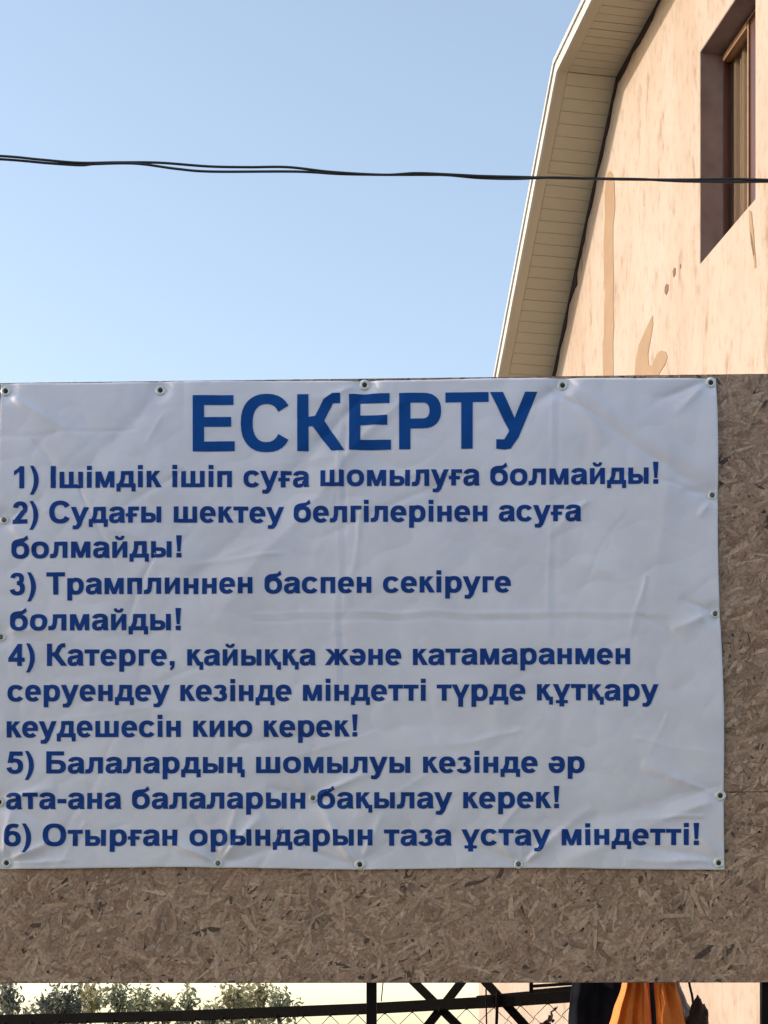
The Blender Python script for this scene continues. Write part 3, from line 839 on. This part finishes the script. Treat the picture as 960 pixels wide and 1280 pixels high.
# ------------------------------------------------------------------ overhead cable
def spline(pts, n=8):
    out = []
    for i in range(len(pts) - 1):
        p0, p1, p2, p3 = pts[max(i-1, 0)], pts[i], pts[i+1], pts[min(i+2, len(pts)-1)]
        for k in range(n):
            t = k / n
            out.append(0.5 * ((2 * p1) + (p2 - p0) * t + (2*p0 - 5*p1 + 4*p2 - p3) * t*t + (3*p1 - p0 - 3*p2 + p3) * t**3))
    out.append(pts[-1]); return out
YC = 8.35
cable = empty('overhead_cable', W(0, 197, YC))
tag(cable, 'pair of black wires twisted together, strung across the sky in front of the house', 'cable')
A = [(-2400, 60), (-1200, 135), (-500, 172), (-120, 190), (0, 195), (50, 199.5), (100, 203.5), (150, 203), (200, 203.5), (260, 208), (310, 209), (360, 209), (415, 215), (480, 218.5), (520, 216.5), (560, 218), (600, 220), (640, 221), (680, 222), (740, 223.5), (800, 224.5), (870, 224.5), (920, 224), (960, 225), (1010, 228), (1108, 232)]
B_ = [(-2400, 64), (-1200, 139), (-500, 176), (-120, 194), (0, 199), (60, 204), (100, 206.5), (120, 205), (170, 204.5), (220, 211), (265, 214.5), (370, 214.5), (425, 217.5), (480, 218.5), (530, 218.5), (560, 219), (600, 222.5), (645, 223.5), (690, 222), (740, 223.2), (800, 224), (850, 226.5), (920, 227.5), (960, 227), (1010, 228), (1108, 235)]
for k, P_ in enumerate((A, B_)):
    pts = [W(x, y, YC + (.012 if k else -.004) * math.cos(x * .012)) - cable.location for x, y in P_]
    b = MB(); b.smooth = True; b.tube(spline(pts), .0060, 8); b.build('wire', M['cable'], cable)
hk = W(1108, 233.5, YC) - cable.location
b = MB(); b.tube([hk + Vector((-.01, 0, .0)), hk + Vector((.02, 0, .02)), hk + Vector((.09, -.0, .02))], .008, 8); b.build('wall_hook', M['cable'], cable)

# ------------------------------------------------------------------ steel lattice fence behind the board
YF0, YF1 = 9.6, 8.7
def yf(px): return YF0 + (YF1 - YF0) * (px + 30) / 830
def WF(px, py, off=0): return W(px, py, yf(px) + off)
fence = empty('metal_fence', (WF(464, 1260).x, yf(464), 0))
tag(fence, 'black steel lattice fence with sloping rail, crossed braces and chain link, under the board', 'fence')
FO = fence.location
def fbar(a, b_, w, name, off=0, dep=.04):
    m = MB(); m.bar(WF(*a, off) - FO, WF(*b_, off) - FO, dep, w, up=(0, 0, 1))
    return m.build(name, M['black_steel'], fence, bevel=.003)
fbar((-260, 1280.5), (230, 1269.8), .056, 'rail'); fbar((229, 1269.8), (462, 1260.8), .057, 'rail'); fbar((461, 1260.8), (610, 1252.8), .058, 'rail'); fbar((609, 1252.8), (830, 1237.5), .060, 'rail')
fbar((596, 1247.5), (665, 1241.5), .022, 'chord', .03, .03); fbar((664, 1241.5), (830, 1226), .034, 'chord', .03, .03)
fbar((662, 1233), (830, 1222), .016, 'chord', .06, .03)
# crossed braces
for a, b_ in (((478, 1188), (612, 1322)), ((606, 1190), (486, 1345)), ((573, 1190), (700, 1330)), ((700, 1195), (590, 1340)), ((380, 1190), (478, 1290))):
    if a[0] in (380, 700): continue
    fbar(a, b_, .042, 'brace', .045, .03)
fbar((664, 1226), (664, 1250), .012, 'tie', .02, .02)
fbar((622, 1240), (620, 1300), .012, 'tie', -.03, .015)
fbar((479, 1226), (476.5, 1252), .006, 'tie', .03, .006); fbar((607.5, 1236), (608.5, 1300), .008, 'tie', -.03, .008)
# uprights of the fence (outside or hidden), down to the ground
for px in (-250, 464, 826):
    m = MB(); pt = WF(px, 1262) - FO
    m.box((pt.x - .024, pt.y + .03, -FO.z), (pt.x + .024, pt.y + .075, pt.z + .05)); m.build('upright', M['black_steel'], fence, bevel=.003)
# chain link under the rail
cl = MB()
cw = 34.0
def zrail(px):
    K_ = [(-260, 1287), (230, 1276.5), (462, 1267.5), (610, 1259.5), (830, 1244.5)]
    for (x0, y0), (x1, y1) in zip(K_[:-1], K_[1:]):
        if x0 <= px <= x1: return y0 + (y1 - y0) * (px - x0) / (x1 - x0)
    return 1285
k = -8; rr = random.Random(2)
x = -250.0
while x < 760:
    # one zigzag wire per half cell, descending
    pts = []
    top = zrail(x + cw / 2)
    for j in range(9):
        xx = x + (cw / 2 if j % 2 == 0 else 0) + rr.uniform(-.8, .8); yy = top + j * 17
        pts.append(WF(xx, yy, .012 * (1 if j % 2 else -1)) - FO)
    cl.tube(pts, .0022, 5)
    pts = []
    for j in range(9):
        xx = x + (cw / 2 if j % 2 == 0 else cw) + rr.uniform(-.8, .8); yy = top + j * 17
        pts.append(WF(xx, yy, .012 * (1 if j % 2 == 0 else -1)) - FO)
    cl.tube(pts, .0022, 5)
    cl.tube([WF(x + cw / 2, top - 4, -.03) - FO, WF(x + cw / 2, top + 1.5, -.025) - FO], .0045, 5)
    x += cw
cl.build('chain_link', M['black_steel'], fence)

# a dry twisted shoot caught in the mesh
tw = empty('dry_vine', WF(690, 1275, -.05))
tag(tw, 'short dark dry twisted vine caught in the chain link left of the navy cloth', 'plant')
b = MB(); q = [(676, 1300), (682, 1284), (681, 1278), (687, 1276), (690, 1270), (689, 1265), (694, 1262), (697, 1258)]
b.tube(spline([WF(x_, y_, -.05 + .01 * math.sin(i)) - tw.location for i, (x_, y_) in enumerate(q)], 4), [max(.002, .009 - .00022 * i) for i in range(29)], 6)
b.build('stem', M['browncloth'], tw)
b = MB()
for (x_, y_, s_) in ((682, 1278, .018), (687, 1272, .016), (691, 1276, .012), (694, 1261, .010), (686, 1281, .02), (677, 1281, .014)):
    c = WF(x_, y_, -.055) - tw.location
    for k in range(5):
        a = rr.uniform(0, 6.28); d1 = Vector((math.cos(a), rr.uniform(-.5, .5), math.sin(a))) * s_; d2 = Vector((-math.sin(a), rr.uniform(-.5, .5), math.cos(a))) * s_ * .5
        b.add([c - d1, c + d2, c + d1, c - d2 + Vector((0, .002, 0))], [(0, 1, 2, 3)])
b.build('leaves', M['browncloth'], tw)['kind'] = 'stuff'

# ------------------------------------------------------------------ hanging cloths
def cloth(name, left, right, yd, mtl, label, cat, folds, amp, group=None, seed=0, nx=70, ny=50, parent=None, th=.004, lean=0):
    """left/right: outlines as lists of (x px, y px) from top to bottom"""
    def at(L, t):
        y0, y1 = L[0][1], L[-1][1]; y = y0 + (y1 - y0) * t
        for (a, b_) in zip(L[:-1], L[1:]):
            if a[1] <= y <= b_[1] + 1e-6:
                k = (y - a[1]) / (b_[1] - a[1]); k = k * k * (3 - 2 * k) * .4 + k * .6
                return a[0] + (b_[0] - a[0]) * k, y
        return L[-1]
    org = W((left[0][0] + right[0][0]) / 2, left[0][1], yd)
    b = MB(); b.smooth = True; vs = []
    for j in range(ny + 1):
        t = j / ny; l = at(left, t); r_ = at(right, t)
        for i in range(nx + 1):
            s = i / nx
            dep = 0
            for (f, ph, aa) in folds: dep += aa * (math.cos(2 * math.pi * (f * s + ph + .12 * t * math.sin(ph * 9)))) * (.45 + .75 * t)
            dep *= amp
            dep += .020 * noise.noise(Vector((s * 5 + seed, t * 9, seed))) + .006 * noise.noise(Vector((s * 16 + seed, t * 22 + s * 9, seed)))
            e = min(s, 1 - s); dep += .05 * math.exp(-(e / .06) ** 2) * (1 if s > .5 else .6)
            pxx = l[0] + (r_[0] - l[0]) * (s + .012 * math.sin(6.28 * folds[0][0] * s))
            pt = W(pxx, l[1] + (r_[1] - l[1]) * s + 1.2 * math.sin(s * 9 + seed), yd) + Vector((0, dep - lean * t, 0))
            vs.append(pt - org)
    fs = []
    for j in range(ny):
        for i in range(nx):
            a = j * (nx + 1) + i; fs.append((a, a + nx + 1, a + nx + 2, a + 1))
    b.add(vs, fs)
    o = b.build(name, mtl, None, loc=org, fixn=False)
    m = o.modifiers.new('thickness', 'SOLIDIFY'); m.thickness = th
    return tag(o, label, cat, group)
cloth('orange_cloth', [(781, 1212), (778, 1232), (768, 1262), (758, 1295), (745, 1400), (742, 1520)], [(808, 1212), (812, 1232), (814, 1262), (817, 1295), (822, 1400), (824, 1520)], 7.95, M['orange'],
      'left of the two orange cloths hanging below the board, wider and deeply pleated', 'cloth', [(3.2, .1, 1), (6.1, .45, .45), (1.0, .2, .6)], .022, 'orange cloths hanging below the board', 1)
cloth('orange_cloth', [(820, 1212), (819, 1232), (821, 1262), (823, 1295), (828, 1400), (830, 1520)], [(843, 1212), (847, 1232), (856, 1262), (862, 1295), (872, 1400), (876, 1520)], 7.93, M['orange'],
      'right of the two orange cloths hanging below the board, narrower and flatter', 'cloth', [(1.2, .3, .8), (2.7, .1, .3)], .014, 'orange cloths hanging below the board', 2)
cloth('grey_cloth', [(836, 1212), (842, 1232), (848, 1252), (852, 1271), (850, 1300), (850, 1330)], [(845, 1212), (851, 1232), (861, 1254), (868, 1266), (866, 1300), (866, 1330)], 7.99, M['greycloth'],
      'pale blue grey cloth edge hanging beside the right orange cloth', 'cloth', [(1.7, .2, 1), (4, .6, .4)], .012, None, 3, nx=30)
cloth('navy_cloth', [(716, 1226), (713, 1250), (711, 1275), (709, 1330), (706, 1480)], [(824, 1222), (826, 1240), (828, 1275), (830, 1330), (832, 1480)], 8.55, M['navy'],
      'dark navy jacket cloth draped over the sloping rail left of the orange cloths', 'cloth', [(2.3, .4, 1), (5.1, .1, .5)], .02, None, 5)
# dark brown bundle
o_c = W(870.5, 1283, 7.98)
bm = bmesh.new(); bmesh.ops.create_icosphere(bm, subdivisions=4, radius=1)
for v in bm.verts:
    n = v.co.normalized()
    k = 1 + .32 * noise.noise(n * 2.3 + Vector((4, 1, 2))) + .14 * noise.noise(n * 7) + .06 * noise.noise(n * 16)
    v.co = Vector((n.x * .046, n.y * .05, n.z * .12)) * k
    v.co.x += .012 * math.sin(v.co.z * 26)
me = bpy.data.meshes.new('brown_bundle'); bm.to_mesh(me); bm.free(); me.materials.append(M['browncloth'])
me.polygons.foreach_set('use_smooth', [True] * len(me.polygons))
o = bpy.data.objects.new('brown_bundle', me); COL.objects.link(o); o.location = o_c
tag(o, 'dark brown crumpled cloth bundle at the right of the orange cloths', 'cloth')
b = MB(); b.smooth = True
b.tube(spline([Vector((-.012, .0, .08)), Vector((-.018, .01, .14)), Vector((-.03, .015, .2)), Vector((-.03, .02, .28))], 5), .006, 6)
b.build('strap', M['browncloth'], o)
# hanging rail the cloths hang from, hidden behind the board
lb = MB(); zz = W(0, 1213, 7.95).z
lb.bar((bp(464, 1213)[0], .50, zz), (bp(959.5, 1213)[0], .56, zz), .02, .02)
for px in (464, 959.5):
    u = bp(px, 1213)[0]; lb.bar((u, TH + .046, zz), (u, .56, zz), .02, .02)
lb.build('hanging_bar', M['black_steel'], board)

# ------------------------------------------------------------------ young trees beyond
def tree(px, top, half, yd, seed, tone, dens, label):
    r = random.Random(seed)
    base = W(px, HY, yd); base.z = 0
    t = empty('tree', base); tag(t, label, 'tree', 'young trees beyond the fence')
    ht = EYE + (HY - top) / F * yd
    cr = half / F * yd
    tb = MB(); tb.smooth = True
    tips = []
    trunk = [Vector((0, 0, 0)), Vector((r.uniform(-.05, .05), 0, ht * .3)), Vector((r.uniform(-.1, .1), r.uniform(-.1, .1), ht * .6)), Vector((r.uniform(-.12, .12), r.uniform(-.1, .1), ht * .9))]
    tb.tube(spline(trunk, 4), [.06 - .0042 * i for i in range(13)], 7)
    nb = 15
    for k in range(nb):
        h0 = ht * r.uniform(.38, .86); a = r.uniform(0, 6.28); ln = cr * r.uniform(.6, 1.15) * (1.1 - .45 * (h0 / ht - .38))
        s0 = Vector((0, 0, h0)); s1 = s0 + Vector((math.cos(a) * ln * .5, math.sin(a) * ln * .5, ln * .35)); s2 = s0 + Vector((math.cos(a) * ln, math.sin(a) * ln, min(ln * .9, ht - h0 - .02) if h0 + ln * .9 > ht else ln * .9))
        tb.tube([s0, s1, s2], [.016, .010, .004], 5)
        tips += [s1.lerp(s2, q) for q in (.2, .5, .75, 1)]
    for k in range(6):
        a = r.uniform(0, 6.28); s2 = Vector((math.cos(a) * cr * r.uniform(0, .8), math.sin(a) * cr * .4, ht * r.uniform(.9, 1.0)))
        s0 = Vector((0, 0, ht * .75)); tb.tube([s0, s0.lerp(s2, .5) + Vector((.02, 0, .03)), s2], [.012, .008, .003], 5)
        tips += [s0.lerp(s2, q) for q in (.5, .7, .85, 1)]
    tb.build('trunk', M['bark'], t)
    lb = MB()
    for tp in tips:
        for _ in range(int(dens * .36)):
            c = tp + Vector((r.gauss(0, .085), r.gauss(0, .085), r.gauss(0, .08)))
            if c.z > ht + .04: continue
            s_ = r.uniform(.035, .075)
            a, e = r.uniform(0, 6.28), r.uniform(-1.2, 1.2)
            d = Vector((math.cos(a) * math.cos(e), math.sin(a) * math.cos(e), math.sin(e)))
            n = d.cross(Vector((r.uniform(-1, 1), r.uniform(-1, 1), r.uniform(-1, 1)))).normalized()
            lift = d.cross(n) * s_ * .25
            k = r.uniform(.65, 1.35); w = r.random()
            col = tuple(max(.01, v * k) for v in (tone[0] + .02 * w, tone[1] + .01 * w, tone[2]))
            lb.add([c - d * s_, c + n * s_ * .45 + lift, c + d * s_, c - n * s_ * .45 + lift], [(0, 1, 2, 3)], col)
    lb.build('foliage', M['leaf'], t, fixn=False)['kind'] = 'stuff'
DK = (.18, .185, .14); GR = (.31, .31, .19); OL = (.38, .34, .19)
tree(8, 1229, 17, 30, 1, DK, 36, 'dark tree at the left end of the gap, cut by the frame')
tree(52, 1252, 30, 31, 2, DK, 30, 'low dark bush beside the leftmost tree in the gap')
tree(80, 1234, 24, 30, 3, DK, 40, 'dense dark grey green tree, second tall one from the left')
tree(112, 1228, 26, 31.5, 4, OL, 34, 'olive tree touching the board edge, just right of the dense dark one')
tree(146, 1226, 16, 30, 5, GR, 26, 'slim grey green tree between the olive tree and the forked one')
tree(178, 1229, 16, 31, 6, GR, 20, 'thin forked tree with gaps in its crown')
tree(204, 1244, 14, 30, 7, OL, 30, 'low yellowish bush left of the lone sprig')
tree(235, 1231, 9, 30, 8, GR, 14, 'lone thin sprig standing in the open sky between the clumps')
tree(262, 1252, 12, 31, 9, GR, 22, 'low grey green bush just right of the lone sprig')
tree(292, 1226, 19, 30, 10, OL, 30, 'olive green tree at the left of the right hand clump')
tree(322, 1225, 21, 31, 11, OL, 32, 'bushy olive tree in the middle of the right hand clump')
tree(350, 1236, 19, 30, 12, GR, 20, 'sparse grey green tree at the right end of the clump')
